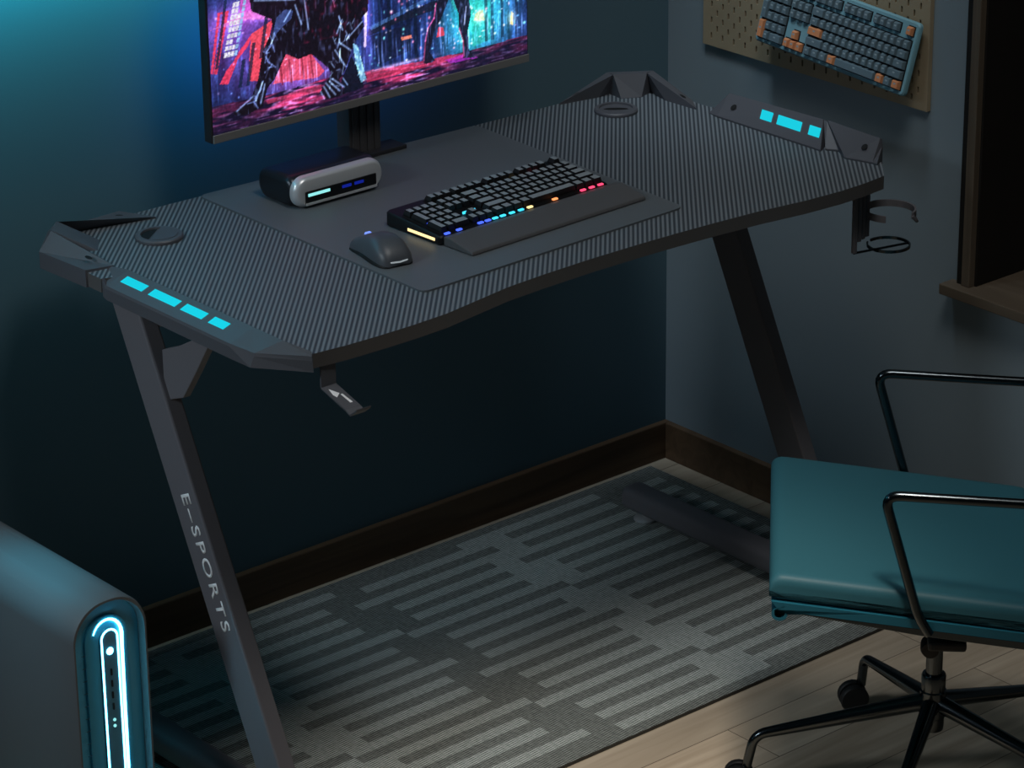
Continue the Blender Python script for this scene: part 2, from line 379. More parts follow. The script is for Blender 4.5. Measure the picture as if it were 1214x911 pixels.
# legs
def leg_center(z): return .371 - .478 * (.69 - z)
GUS = [(.300, .648), (.262, .664), (.226, .684), (.214, H - T - .001), (.166, H - T - .001), (.190, .688), (.222, .640), (.256, .592), (.300, .575)]
def make_leg(x0):
    m = MB(); w = .0325; zt, zb = H - T - .001, .052
    m.prism([(leg_center(zt) + w, zt), (leg_center(zt) - w, zt), (leg_center(zb) - w, zb), (leg_center(zb) + w, zb)], x0, x0 + .026, 'x')
    l = obj('leg', m, M_steel, desk, bevel=.003)
    # gusset between the leg and the top, with a notch
    g = MB(); xg = x0 + .008
    g.prism(GUS, xg, xg + .012, 'x')
    gs = obj('gusset', g, M_steel, l, bevel=.001)
    f = MB(); yr, yf = .527, .004
    f.prism(rrect(.046, .038, .012, 4, x0 + .013, .040), yf, yr, 'y'); ft = obj('foot', f, M_steel, desk, smooth=40, bevel=.004)
    for y in (yr - .036, yf + .04):
        p = MB(); p.lathe([(.004, .0150), (.0150, .0140), (.0190, .0105), (.0190, .0080), (.0175, .0062), (.004, .0062)], (x0 + .011, y, 0)); p.lathe([(.006, .0062), (.006, .0235)], (x0 + .011, y, 0), n=12)
        obj('foot_pad', p, M_satin, ft, smooth=40, label='satin metal levelling pad')
    return l
legL = make_leg(.021); legR = make_leg(1.070)
cbm = MB(); cbm.prism(rrect(.05, .03, .004, 3, .372, .672), .047, 1.070, 'x'); obj('crossbeam', cbm, M_steel, desk, bevel=.001)
for x in (.047, 1.015):
    pl = MB(); pl.box(x, x + .053, .20, .46, H - T - .004, H - T - .0005); obj('mounting_plate', pl, M_steel, desk)
# lettering on the left leg
cu = bpy.data.curves.new('lettering', 'FONT'); cu.body = 'E\u2013SPORTS'; cu.size = 1; cu.space_character = 1.25; cu.resolution_u = 4; cu.offset = .012
to = bpy.data.objects.new('tmp_text', cu); COL.objects.link(to); bpy.context.view_layer.update()
dg = bpy.context.evaluated_depsgraph_get(); tm = bpy.data.meshes.new_from_object(to.evaluated_get(dg)); bpy.data.objects.remove(to)
xs = [v.co.x for v in tm.vertices]; ys = [v.co.y for v in tm.vertices]
w_, h_ = max(xs) - min(xs), max(ys) - min(ys)
d_ = Vector((0, -.431, -.902)); u_ = Vector((0, -.902, .431)); start = Vector((.0204, .2585, .4530))
for v in tm.vertices:
    a = (v.co.x - min(xs)) / w_ * .194; b = (v.co.y - min(ys)) / h_ * .0205 - .004
    v.co = start + d_ * a + u_ * b - ORG[desk.name]
tm.materials.append(M_white); lo = bpy.data.objects.new('lettering', tm); COL.objects.link(lo); lo.parent = legL; lo['label'] = 'white E-SPORTS lettering'
sd = lo.modifiers.new('thickness', 'SOLIDIFY'); sd.thickness = .0004
# headphone hook under the left front corner
hk = MB()
hx0, hx1 = .060, .084
hk.box(hx0, hx1, -.009, -.006, .678, H - T - .001)
hk.box(hx0, hx1, -.006, .030, H - T - .004, H - T - .001)
def slab(p, q, th=.003):
    (y0, z0), (y1, z1) = p, q
    hk.loft([[(hx0, y0, z0), (hx1, y0, z0), (hx1, y0, z0 - th), (hx0, y0, z0 - th)], [(hx0, y1, z1), (hx1, y1, z1), (hx1, y1, z1 - th), (hx0, y1, z1 - th)]])
slab((-.006, .6810), (-.058, .6655)); slab((-.058, .6655), (-.0665, .6615)); slab((-.0665, .6615), (-.080, .672))
hook = obj('headphone_hook', hk, M_bracket, desk, bevel=.0006)
em = MB()
def HP(x, t): return (x, -.009 - .047 * t, .6805 - .0152 * t + .0003)
em.add([HP(.066, .15), HP(.074, .40), HP(.066, .52), HP(.064, .40)], [(0, 1, 2, 3)]); em.add([HP(.074, .45), HP(.077, .45), HP(.079, .85), HP(.075, .88)], [(0, 1, 2, 3)])
eo = obj('emblem', em, M_white, hook, label='white angular emblem'); sd = eo.modifiers.new('thickness', 'SOLIDIFY'); sd.thickness = .0003
# cup holder under the right front corner
ch = MB(); cc = (1.115, .006)
for k in range(4):
    x = 1.040 + .0125 * k; ch.box(x, x + .007, .004 + .004 * k, .010 + .004 * k, .612 + (.0 if k == 0 else .014), H - T - .001)
ch.box(1.035, 1.085, -.004, .05, H - T - .005, H - T - .001)
hold = obj('cup_holder', ch, M_steel, desk, bevel=.001)
def ring(name, c, r, z, hgt, th, a0, a1, m, n=30):
    q = MB(); secs = []
    for k in range(n + 1):
        a = a0 + (a1 - a0) * k / n; e = Vector((math.cos(a), math.sin(a), 0)); p = Vector((c[0], c[1], z))
        secs.append([p + e * r, p + e * (r + th), p + e * (r + th) + Vector((0, 0, hgt)), p + e * r + Vector((0, 0, hgt))])
    q.loft(secs); return obj(name, q, m, hold, smooth=40)
ring('ring', cc, .036, .655, .010, .003, math.radians(-75), math.radians(215), M_steel)
tipm = MB(); aa = math.radians(-75); tipm.tube([(cc[0] + .0375 * math.cos(aa), cc[1] + .0375 * math.sin(aa), .660), (cc[0] + .041 * math.cos(aa + .12), cc[1] + .041 * math.sin(aa + .12), .653), (cc[0] + .040 * math.cos(aa + .35), cc[1] + .040 * math.sin(aa + .35), .648), (cc[0] + .037 * math.cos(aa + .55), cc[1] + .037 * math.sin(aa + .55), .651)], .0028, 8); obj('ring_tip', tipm, M_steel, hold, smooth=40)
ring('base_ring', cc, .030, .606, .004, .0025, math.radians(120), math.radians(460), M_dchrome)
bs = MB(); bs.tube([(cc[0] - .034, cc[1] - .004, .610), (cc[0] + .028, cc[1] - .012, .607)], .002, 8); bs.tube([(1.043, .007, .612), (cc[0] - .03, cc[1] - .002, .609)], .002, 8); obj('base_bar', bs, M_dchrome, hold, smooth=40)

# ------------------------------------------------------------------ desk mat
mt = MB(); c4 = [(.288, .572), (.786, .551), (.766, .074), (.284, .060)]
def rquad(q, r, n=8):
    out = []
    q = [Vector((*p, 0)) for p in q]
    for i in range(4):
        a, b, c = q[i - 1], q[i], q[(i + 1) % 4]
        p0 = b + (a - b).normalized() * r; p1 = b + (c - b).normalized() * r
        for j in range(n + 1):
            t = j / n; p = p0 * (1 - t) ** 2 + b * 2 * t * (1 - t) + p1 * t * t; out.append((p.x, p.y))
    return out
mt.prism(rquad(c4, .014), H + .0003, H + .003)
ZM = H + .0032
tag(obj('desk_mat', mt, M_mat, smooth=40, origin=(.53, .31, H)), 'large plain black desk mat with rounded corners under the keyboard', 'desk mat')

# ------------------------------------------------------------------ monitor
mon = thing('monitor', 'wide flat monitor showing a pink and blue neon street', 'monitor', (.572, .575, ZM))
X0, X1, MZ0, MZ1, MY = .279, .864, .824, 1.166, .520
hs = MB(); hs.box(X0, X1, MY, MY + .018, MZ0, MZ1); hs.box(X0 + .08, X1 - .08, MY + .018, MY + .032, MZ0 + .04, MZ1 - .05)
obj('housing', hs, M_blackp, mon, bevel=.002)
chn = MB(); chn.box(X0 + .0015, X1 - .001, MY - .0035, MY - .0002, MZ0 + .0005, MZ0 + .0125); obj('bezel', chn, mat('bezel_grey', (128, 126, 124), .45, spec=.5), mon, bevel=.0008)
cl = MB(); cl.box(.546, .604, .5525, .582, ZM + .004, .92)
for k in range(4): cl.box(.551 + k * .0135, .557 + k * .0135, .5505, .5526, ZM + .004, .90)
obj('stand_column', cl, mat('stand_grey', (74, 73, 75), .45, spec=.4), mon, bevel=.001)
bp_ = MB(); bp_.box(.520, .640, .536, .5735, ZM, ZM + .006); obj('stand_base', bp_, M_blackp, mon, bevel=.001)
# picture on the screen: an abstract neon street with two dark standing shapes
SW, SHh = .5795, .326
NXp, NYp = 480, 270
U, V = np.meshgrid((np.arange(NXp + 1)) / NXp * SW * 1000, (np.arange(NYp + 1)) / NYp * SHh * 1000)
rs = np.random.RandomState(5)
def inpoly(p):
    p = [(a, b) for a, b in p]; ins = np.zeros(U.shape, bool); j = len(p) - 1
    for i in range(len(p)):
        xi, yi = p[i]; xj, yj = p[j]
        c = ((yi > V) != (yj > V)) & (U < (xj - xi) * (V - yi) / ((yj - yi) if abs(yj - yi) > 1e-9 else 1e-9) + xi)
        ins ^= c; j = i
    return ins
def noise(sx, sy, seed):
    r = np.random.RandomState(seed); gx, gy = int(NXp / sx) + 3, int(NYp / sy) + 3; g = r.rand(gy, gx)
    x = np.arange(NXp + 1) / sx; y = np.arange(NYp + 1) / sy; xi = x.astype(int); yi = y.astype(int); fx = (x - xi)[None, :]; fy = (y - yi)[:, None]
    return (g[yi][:, xi] * (1 - fx) * (1 - fy) + g[yi][:, xi + 1] * fx * (1 - fy) + g[yi + 1][:, xi] * (1 - fx) * fy + g[yi + 1][:, xi + 1] * fx * fy)
def C(r, g, b): return np.array([r, g, b], float)
img = np.zeros(U.shape + (3,)); n1 = noise(9, 40, 1); n2 = noise(3, 14, 2); n3 = noise(2, 2, 3); n4 = noise(14, 3, 4); n5 = noise(5, 3, 6)
img[:] = C(16, 22, 52); img += (n1[..., None] * C(30, 45, 90)) + (np.clip(n2 - .55, 0, 1)[..., None] * C(60, 110, 190))
def blend(mask, col, a=1.0):
    global img
    k = (mask * a)[..., None] if np.ndim(a) == 0 else (mask * a)[..., None]
    img = img * (1 - k) + C(*col) * k
def glow(u, v, ru, rv, col, a):
    global img
    g = np.exp(-((U - u) / ru) ** 2 - ((V - v) / rv) ** 2) * a
    img = img + g[..., None] * C(*col)
def rot(v): return v
# left side: pink and red towers
glow(70, 120, 70, 60, (110, 20, 80), .55); glow(100, 165, 60, 14, (250, 90, 210), .9); glow(20, 150, 40, 25, (120, 60, 140), .6); glow(160, 60, 60, 30, (150, 40, 100), .8)
for p in ([(0, 90), (17, 175), (36, 174), (11, 87), (5, 89), (26, 171), (21, 172), (4, 89)], [(15, 72), (27, 89), (39, 99), (51, 113), (75, 135), (66, 117), (48, 102), (29, 69)]): blend(inpoly(p), (240, 62, 98), .92)
blend(inpoly([(65, 66), (68, 105), (72, 133), (111, 147), (104, 126), (83, 63)]), (247, 78, 100), .95)
blend(inpoly([(106, 53), (131, 92), (152, 80), (175, 83), (198, 53), (186, 46), (144, 50)]), (240, 84, 112), .9)
blend(inpoly([(39, 152), (79, 158), (71, 172), (83, 179), (100, 200), (58, 200), (54, 168)]), (225, 92, 205), .75)
blend(inpoly([(2, 152), (71, 167), (117, 153), (114, 146), (68, 155)]), (240, 130, 225), .8)
for k in range(10):
    for q in range(4):
        u = 27 + k * 2.3 + q * 5.9; v = 112 + k * 8.6; blend((abs(U - u - (V - v) * .25) < 2.5) & (abs(V - v) < 3.4), (228, 226, 240) if q < 3 else (150, 190, 240), .95 * (rs.rand() > .12))
for (u0, u1, v0, v1) in ((60, 66, 60, 120), (84, 90, 95, 200), (8, 13, 95, 200), (46, 52, 60, 100)): blend((U - (V - v0) * .22 > u0) & (U - (V - v0) * .22 < u1) & (V > v0) & (V < v1), (20, 34, 60), .75)
for u in (122, 138, 160, 176): blend((abs(U - u + (V - 60) * .1) < 1.6) & (V > 48) & (V < 84), (120, 30, 50), .6)
# right side: blue city and a green block
glow(470, 80, 45, 60, (20, 190, 150), .95); glow(520, 75, 40, 50, (40, 160, 170), .6)
blend(inpoly([(433, 111), (509, 96), (508, 37), (473, 33), (471, 82), (439, 96)]), (50, 190, 160), .55)
blend(inpoly([(433, 111), (509, 96), (520, 200), (420, 200)]), (40, 160, 140), .4)
blend(inpoly([(278, 98), (399, 117), (405, 116), (401, 103), (336, 98), (279, 88)]), (26, 30, 50), .85)
blend(inpoly([(282, 88), (358, 91), (357, 52), (297, 41)]), (20, 24, 46), .6)
blend(inpoly([(282, 102), (400, 127), (402, 122), (284, 96)]), (90, 140, 210), .6)
for u in (300, 318, 341, 352, 366, 500, 512, 531, 559): blend((abs(U - u) < 3) & (V > 36), (14, 26, 46), .55)
for k in range(170):
    u = rs.uniform(278, 578); v = rs.uniform(38, 150); col = [(110, 190, 255), (240, 220, 240), (250, 110, 130), (120, 240, 230)][rs.randint(4)]
    glow(u, v, rs.uniform(.8, 2.6), rs.uniform(.8, 2.2), col, rs.uniform(.4, 1.1))
for k in range(60):
    u = rs.uniform(2, 260); v = rs.uniform(45, 190); glow(u, v, rs.uniform(.8, 2), rs.uniform(.8, 2), [(110, 160, 255), (250, 190, 230)][rs.randint(2)], rs.uniform(.3, .8))
glow(487, 77, 9, 9, (255, 255, 200), 1.0); blend(inpoly([(476, 72), (480, 83), (494, 85), (497, 68)]), (240, 255, 205), .9)
blend(inpoly([(546, 53), (549, 72), (553, 68), (552, 50)]), (255, 225, 150), .9); glow(549, 62, 7, 9, (200, 150, 60), .6)
blend(inpoly([(338, 74), (358, 74), (359, 69), (340, 70)]), (255, 140, 110), .9); blend(inpoly([(405, 61), (409, 76), (418, 73), (420, 61)]), (235, 70, 90), .9)
blend(inpoly([(270, 74), (277, 200), (284, 200), (274, 73)]), (205, 190, 250), .9); glow(277, 120, 7, 60, (110, 80, 200), .7)
for k in range(120):                                     # rain streaks of light over the street
    u = rs.uniform(100, 575); v = rs.uniform(38, 70); glow(u, v, .9, rs.uniform(6, 16), (120, 150, 230), rs.uniform(.2, .6))
# wet ground
gm = inpoly([(-3, -5), (-3, 42), (126, 39), (204, 42), (274, 37), (385, 30), (478, 28), (600, 30), (600, -5)])
blend(gm, (22, 16, 40), .92)
st = np.clip(noise(16, 2.2, 11) * 1.7 - .55, 0, 1); st2 = np.clip(noise(8, 1.6, 12) * 2 - 1.15, 0, 1)
gl = np.clip(1 - np.abs(U - 150) / 70, 0, 1) + np.clip(1 - np.abs(U - 360) / 95, 0, 1) + .25
fade = np.clip((V + 2) / 22, .25, 1)
img += (gm * np.clip(st * gl * fade * 1.25, 0, 1.2))[..., None] * C(245, 56, 96)
img += (gm * st2 * np.clip(gl, .4, 1))[..., None] * C(190, 150, 220)
blend(inpoly([(93, 31), (191, 35), (191, 24), (96, 26)]), (240, 70, 110), .5)
blend(inpoly([(274, 34), (374, 31), (455, 27), (455, 20), (385, 20), (274, 20)]), (238, 62, 104), .55); glow(330, 35, 55, 2.5, (250, 190, 220), .6)
blend(inpoly([(420, 23), (455, 25), (484, 14), (431, 16)]), (200, 50, 220), .65)
# two dark standing shapes
body = [(72, 195), (72, 181), (74, 166), (108, 147), (110, 133), (91, 105), (80, 63), (65, 37), (35, 26), (40, 21), (61, 18), (87, 25), (97, 50), (109, 59), (131, 92), (152, 80), (175, 83), (204, 57), (210, 46), (188, 23), (202, 10), (233, 11), (224, 35), (237, 50), (247, 73), (257, 88), (272, 105), (267, 118), (279, 126), (284, 170), (262, 205), (232, 232), (214, 240), (212, 262), (196, 272), (178, 264), (174, 244), (140, 236), (104, 220)]
bm_ = inpoly(body); blend(bm_, (20, 15, 26), .97)
img += (bm_ * np.clip(noise(3, 8, 21) - .62, 0, 1))[..., None] * C(120, 150, 230)
img += (bm_ * (V > 100) * (U > 150) * np.clip(noise(4, 6, 22) - .6, 0, 1))[..., None] * C(150, 20, 50)
f2 = inpoly([(227, 32), (247, 65), (258, 50), (268, 14), (233, 12)]); blend(f2, (18, 22, 40), .95)
blend(inpoly([(250, 84), (259, 78), (273, 25), (263, 22), (255, 51)]), (120, 190, 230), .85); img += (inpoly([(250, 84), (259, 78), (273, 25), (263, 22), (255, 51)]) * np.clip(noise(2, 4, 23) - .5, 0, 1))[..., None] * C(200, 200, 220)
blend(inpoly([(110, 128), (117, 148), (132, 157), (146, 152), (142, 141), (125, 132), (112, 122)]), (72, 92, 160), .75)
for (a, b, c, d) in ((112, 126, 106, 112), (70, 42, 42, 27), (88, 60, 76, 36), (92, 56, 84, 30), (222, 104, 232, 122), (218, 80, 236, 52), (240, 92, 268, 112), (226, 90, 246, 74), (200, 34, 216, 14), (206, 36, 224, 18), (212, 38, 232, 22), (196, 30, 206, 12), (190, 24, 196, 12), (130, 140, 142, 154), (80, 180, 150, 168), (90, 186, 170, 176), (150, 160, 160, 130), (166, 170, 172, 120)):
    L2 = (c - a) ** 2 + (d - b) ** 2; t = np.clip(((U - a) * (c - a) + (V - b) * (d - b)) / L2, 0, 1); dist = np.hypot(U - a - t * (c - a), V - b - t * (d - b))
    img += np.exp(-(dist / 1.3) ** 2)[..., None] * C(130, 165, 215) * .8
rg2 = np.random.RandomState(44)
for (pts_, nst, cc_) in (([(120, 150), (100, 80), (70, 35)], 34, (110, 140, 210)), ([(240, 118), (225, 80), (210, 25)], 34, (130, 165, 215)), ([(262, 60), (258, 30)], 12, (120, 190, 220)), ([(180, 170), (230, 160)], 26, (120, 70, 100))):
    for q in range(nst):
        t = rg2.rand() * (len(pts_) - 1); i_ = int(t); f_ = t - i_
        a = pts_[i_][0] * (1 - f_) + pts_[i_ + 1][0] * f_ + rg2.randn() * 8; b = pts_[i_][1] * (1 - f_) + pts_[i_ + 1][1] * f_ + rg2.randn() * 5
        c, d = a + rg2.randn() * 6, b + rg2.randn() * 9 + 3
        L2 = (c - a) ** 2 + (d - b) ** 2 + 1e-6; t2 = np.clip(((U - a) * (c - a) + (V - b) * (d - b)) / L2, 0, 1); dist = np.hypot(U - a - t2 * (c - a), V - b - t2 * (d - b))
        img += (np.exp(-(dist / .9) ** 2) * (bm_ | f2))[..., None] * C(*cc_) * (.3 + .6 * rg2.rand())
for p in ([(408, 190), (404, 150), (405, 116), (401, 91), (389, 78), (383, 60), (378, 29), (385, 24), (402, 26), (391, 42), (401, 71), (415, 89), (428, 112), (446, 150), (470, 190), (468, 232), (450, 240), (448, 262), (432, 262), (430, 240), (410, 230)], [(430, 160), (439, 109), (447, 89), (447, 66), (454, 48), (455, 19), (478, 15), (467, 29), (464, 58), (471, 82), (468, 104), (472, 160)]):
    k = inpoly(p); blend(k, (24, 24, 44), .95); img += (k * np.clip(noise(2, 7, 31) - .55, 0, 1))[..., None] * C(120, 140, 220)
for (a, b, c, d, col) in ((405, 112, 401, 91, (250, 70, 130)), (401, 91, 389, 78, (250, 70, 130)), (389, 78, 384, 60, (240, 90, 140)), (384, 60, 380, 30, (180, 60, 100)), (448, 66, 455, 45, (200, 60, 90)), (455, 45, 456, 22, (200, 60, 90)), (462, 96, 458, 70, (180, 190, 240)), (466, 60, 466, 32, (120, 200, 210))):
    L2 = (c - a) ** 2 + (d - b) ** 2; t = np.clip(((U - a) * (c - a) + (V - b) * (d - b)) / L2, 0, 1); dist = np.hypot(U - a - t * (c - a), V - b - t * (d - b))
    img += np.exp(-(dist / 1.2) ** 2)[..., None] * C(*col) * .8
img *= (.82 + .36 * n3)[..., None]
img = np.clip(img, 0, 255) / 255.0; imgl = np.where(img <= .04045, img / 12.92, ((img + .055) / 1.055) ** 2.4)
sc = bpy.data.meshes.new('screen')
sx0, sz0 = X0 + .0028, MZ0 + .0125; og = ORG[mon.name]
P = np.stack([sx0 + U / 1000 - og.x, np.full(U.shape, MY - .0008 - og.y), sz0 + V / 1000 - og.z], -1).reshape(-1, 3)
idx = np.arange(P.shape[0]).reshape(U.shape); F = np.stack([idx[:-1, :-1], idx[:-1, 1:], idx[1:, 1:], idx[1:, :-1]], -1).reshape(-1, 4)
sc.from_pydata(P.tolist(), [], F.tolist())
ca = sc.color_attributes.new('picture', 'FLOAT_COLOR', 'POINT'); ca.data.foreach_set('color', np.concatenate([imgl.reshape(-1, 3), np.ones((P.shape[0], 1))], 1).astype(np.float32).ravel())
sc.materials.append(vcol_screen('screen_picture', 1.0)); so = bpy.data.objects.new('screen', sc); COL.objects.link(so); so.parent = mon

# ------------------------------------------------------------------ docking hub
hub = thing('docking_hub', 'rounded silver and black docking hub with a cyan bar and blue ports', 'docking hub', (.428, .468, ZM))
hb = MB(); hb.prism(rrect(.084, .0446, .0195, 7, .4745, ZM + .0225), .350, .507, 'x'); obj('body', hb, M_darkmetal, hub, smooth=50, bevel=.010, seg=4)
hf = MB()
pr1 = rrect(.158, .045, .021, 8, .428, ZM + .0228); pr0 = rrect(.148, .036, .0175, 8, .428, ZM + .0228)
hf.loft([[(x, .4365, z) for x, z in pr1], [(x, .430, z) for x, z in pr1], [(x, .4245, z) for x, z in rrect(.152, .040, .019, 8, .428, ZM + .0228)], [(x, .4225, z) for x, z in rrect(.146, .034, .016, 8, .428, ZM + .0228)], [(x, .4235, z) for x, z in rrect(.128, .017, .0015, 8, .429, ZM + .0155)]])
obj('front_shell', hf, M_silver, hub, smooth=60, label='silver front shell')
fp = MB(); fp.box(.366, .492, .4212, .4240, ZM + .0055, ZM + .0245); fpo = obj('port_panel', fp, M_slot, hub, bevel=.001)
q = MB(); q.box(.370, .408, .4200, .4214, ZM + .0175, ZM + .0215); obj('light_bar', q, M_cyanlite, fpo, label='pale cyan light bar')
for x in (.430, .452):
    q = MB(); q.box(x, x + .016, .4200, .4214, ZM + .0165, ZM + .0205); obj('port', q, M_blueport, fpo, label='blue port')
q = MB(); q.box(.366, .492, .4195, .4214, ZM + .0050, ZM + .0082); obj('trim_strip', q, M_silver, fpo, label='silver lower trim strip')

# ------------------------------------------------------------------ keyboards
M_plate = mat('black_switch_plate', (12, 13, 15), .6)
def key_layout():
    K = []
    def row(r, x, ws, tall=1):
        for w in ws: K.append((x, r, w, tall)); x += w
    row(0, 0, [1]); row(0, 2, [1] * 4); row(0, 6.5, [1] * 4); row(0, 11, [1] * 4); row(0, 15.25, [1] * 3)
    row(1, 0, [1] * 13 + [2]); row(1, 15.25, [1] * 3); row(1, 18.5, [1] * 4)
    row(2, 0, [1.5] + [1] * 12 + [1.5]); row(2, 15.25, [1] * 3); row(2, 18.5, [1] * 3)
    row(3, 0, [1.75] + [1] * 11 + [2.25]); row(3, 18.5, [1] * 3)
    row(4, 0, [2.25] + [1] * 10 + [2.75]); row(4, 16.25, [1]); row(4, 18.5, [1] * 3)
    row(5, 0, [1.25] * 3 + [6.25] + [1.25] * 4); row(5, 15.25, [1] * 3); row(5, 18.5, [2, 1])
    K.append((21.5, 3, 1, 2)); K.append((21.5, 5, 1, 2))
    return K
def keyboard(root, L, D, th, kh, m_case, m_key, m_accent, m_leg, accents, flip=True, rise=0.0, skirt=None):
    """local frame: x along, y from front (0) to rear (D), z out of the plate"""
    c = MB(); e = .006
    c.loft([[(x, y, 0) for x, y in rrect(L - .004, D - .004, .006, 4, L / 2, D / 2)], [(x, y, .002) for x, y in rrect(L, D, .007, 4, L / 2, D / 2)], [(x, y, th + rise * y / D - .0025) for x, y in rrect(L, D, .007, 4, L / 2, D / 2)], [(x, y, th + rise * y / D) for x, y in rrect(L - .004, D - .004, .006, 4, L / 2, D / 2)]])
    obj('case', c, m_case, root, smooth=40)
    ux = (L - 2 * .007) / 22.5; uy = (D - 2 * .007) / 6.35
    def well(k0, k1, y0, y1):
        x0, x1 = (.007 + (22.5 - k1) * ux, .007 + (22.5 - k0) * ux) if flip else (.007 + k0 * ux, .007 + k1 * ux)
        q = MB(); za, zb = th + rise * y0 / D, th + rise * y1 / D; e_ = .0004
        q.loft([[(x0 - e_, y0 - e_, za + h), (x1 + e_, y0 - e_, za + h), (x1 + e_, y1 + e_, zb + h), (x0 - e_, y1 + e_, zb + h)] for h in (-.001, .0005)])
        obj('switch_plate', q, M_plate, root)
    yb = [(5 - r) * uy + .007 for r in range(6)]
    well(0, 15, yb[5], yb[1] + uy); well(15.25, 18.25, yb[2], yb[1] + uy); well(18.5, 22.5, yb[5], yb[1] + uy)
    well(15.25, 18.25, yb[5], yb[5] + uy); well(16.25, 17.25, yb[5] + uy, yb[4] + uy)
    for k0, k1 in ((0, 1), (2, 6), (6.5, 10.5), (11, 15), (15.25, 18.25)): well(k0, k1, yb[0] + .35 * uy, yb[0] + 1.35 * uy)
    cache = {}
    for (kx, r, w, tall) in key_layout():
        acc = (kx, r) in accents
        key = (w, tall, acc)
        x = .007 + (22.5 - kx - w if flip else kx) * ux
        yr = (5 - r) * uy + (.35 * uy if r == 0 else 0) + .007
        kw, kd = w * ux, tall * uy
        if key not in cache:
            m = MB(); g = .0012
            kk = min(.0016, kw * .12); kt = min(.0020, kd * .12)
            lo_, hi_ = 0, kh
            B = [(g, g), (kw - g, g), (kw - g, kd - g), (g, kd - g)]; T_ = [(g + kk, g + kt * .7), (kw - g - kk, g + kt * .7), (kw - g - kk, kd - g - kt), (g + kk, kd - g - kt)]
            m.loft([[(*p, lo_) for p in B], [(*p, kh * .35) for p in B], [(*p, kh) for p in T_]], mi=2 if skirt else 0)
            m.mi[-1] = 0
            if m_leg:
                m.add([(kw / 2 - ux * .16, kd * .5, kh + .0002), (kw / 2 + ux * .16, kd * .5, kh + .0002), (kw / 2 + ux * .16, kd * .5 + uy * .16, kh + .0002), (kw / 2 - ux * .16, kd * .5 + uy * .16, kh + .0002)], [(0, 1, 2, 3)], 1)
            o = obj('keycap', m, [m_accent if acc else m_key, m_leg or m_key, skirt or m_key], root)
            cache[key] = o
        else:
            o = cache[key].copy(); COL.objects.link(o); o.parent = root
        if acc: o['label'] = 'orange keycap'
        slope = math.atan2(rise, D)
        o.rotation_euler = (slope, 0, 0)
        o.location = (x, yr, th + rise * yr / D + .0008)
    return ux, uy

M_kcase = mat('keyboard_black_case', (18, 18, 20), .45, spec=.3)
M_kskirt = mat('black_shade_skirt', (26, 27, 29), .5, spec=.3)  # black sides put the shade between the keys into the colour
M_key = mat('lit_key_top', (142, 150, 155), .42, spec=.5)  # black keys; the light caught by their tops is painted as grey
kb = thing('gaming_keyboard', 'black backlit keyboard with a wrist rest lying on the desk mat', 'keyboard', (0, 0, 0), rot=(0, 0, math.radians(2.0)))
KL, KD = .320, .117
kb.location = (.4100, .1775, ZM)
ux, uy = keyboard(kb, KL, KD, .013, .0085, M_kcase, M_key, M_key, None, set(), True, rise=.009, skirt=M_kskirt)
# wrist rest
wrm = MB(); wrm.loft([[(.004, -.0605, .0005), (.004, -.0015, .0005), (.004, -.0015, .0135), (.004, -.012, .0145), (.004, -.0585, .0055)], [(KL + .013, -.0605, .0005), (KL + .013, -.0015, .0005), (KL + .013, -.0015, .0135), (KL + .013, -.012, .0145), (KL + .013, -.0585, .0055)]])
obj('wrist_rest', wrm, mat('wrist_rest_grey', (88, 88, 90), .5, spec=.45), kb, bevel=.0015, label='dark grey wedge wrist rest')
def led(name, x0, x1, y0, y1, z0, z1, col, st=1.6):
    q = MB(); q.box(x0, x1, y0, y1, z0, z1); return obj(name, q, mat('led_%d_%d_%d' % col, (10, 10, 12), .4, emit=col, estr=st), kb)
blue, cyan_, yel_, org, red_ = (70, 100, 255), (60, 200, 235), (255, 225, 150), (255, 150, 90), (255, 70, 110)
fr = [(.0, blue), (1.6, blue), (4.5, blue), (5.5, blue), (6.5, cyan_), (7.55, cyan_), (8.8, cyan_), (10.05, cyan_), (11.3, yel_), (14.8, org), (18.8, red_), (20.05, red_), (21.3, red_)]
for (kx, c) in fr:
    x = .007 + kx * ux; led('key_light', x + .002, x + .0105, -.0006, .0035, .0142, .0162, c)
for (kx, r, c) in ((3.6, 3, blue), (5.0, 3, cyan_), (6.0, 3, cyan_), (.3, 2, blue), (.1, 4, blue), (.2, 3, blue), (15.6, 0, yel_), (18.4, 0, red_)):
    yy = (5 - r) * uy + .007; x = .007 + kx * ux; led('key_light', x + .001, x + .010, yy - .0005, yy + .0012, .0142 + .009 * yy / KD, .0176 + .009 * yy / KD, c)
led('side_light_bar', -.0008, .001, .012, .068, .005, .009, (255, 226, 160), 1.5)

# ------------------------------------------------------------------ mouse
ms = thing('computer_mouse', 'dark grey wireless mouse with a blue scroll wheel beside the keyboard', 'mouse', (.327, .203, ZM), rot=(0, 0, math.radians(-9)))
def msec(y, w, h, z0=.0, sh=0, n=20):
    out = []
    for k in range(n + 1):
        a = PI * k / n; e = .62
        x = math.copysign(abs(math.cos(a)) ** e, math.cos(a)) * w / 2; z = math.sin(a) ** .8 * h
        out.append((x + sh, y, z0 + z))
    return out
prof = [(-.050, .030, .006), (-.047, .042, .014), (-.040, .050, .022), (-.026, .054, .0305), (-.010, .053, .0335), (.006, .050, .0315), (.022, .049, .0260), (.036, .050, .0195), (.046, .047, .0145), (.050, .040, .008)]
mm = MB(); mm.loft([msec(y, w, h, .0012) for y, w, h in prof]); obj('shell', mm, mat('mouse_grey', (78, 82, 88), .42, spec=.5), ms, smooth=60)
sk = MB(); sk.loft([msec(y, w + .0016, h * .42, .0004) for y, w, h in prof]); obj('side_grip', sk, M_rubber, ms, smooth=60, label='black side grip')
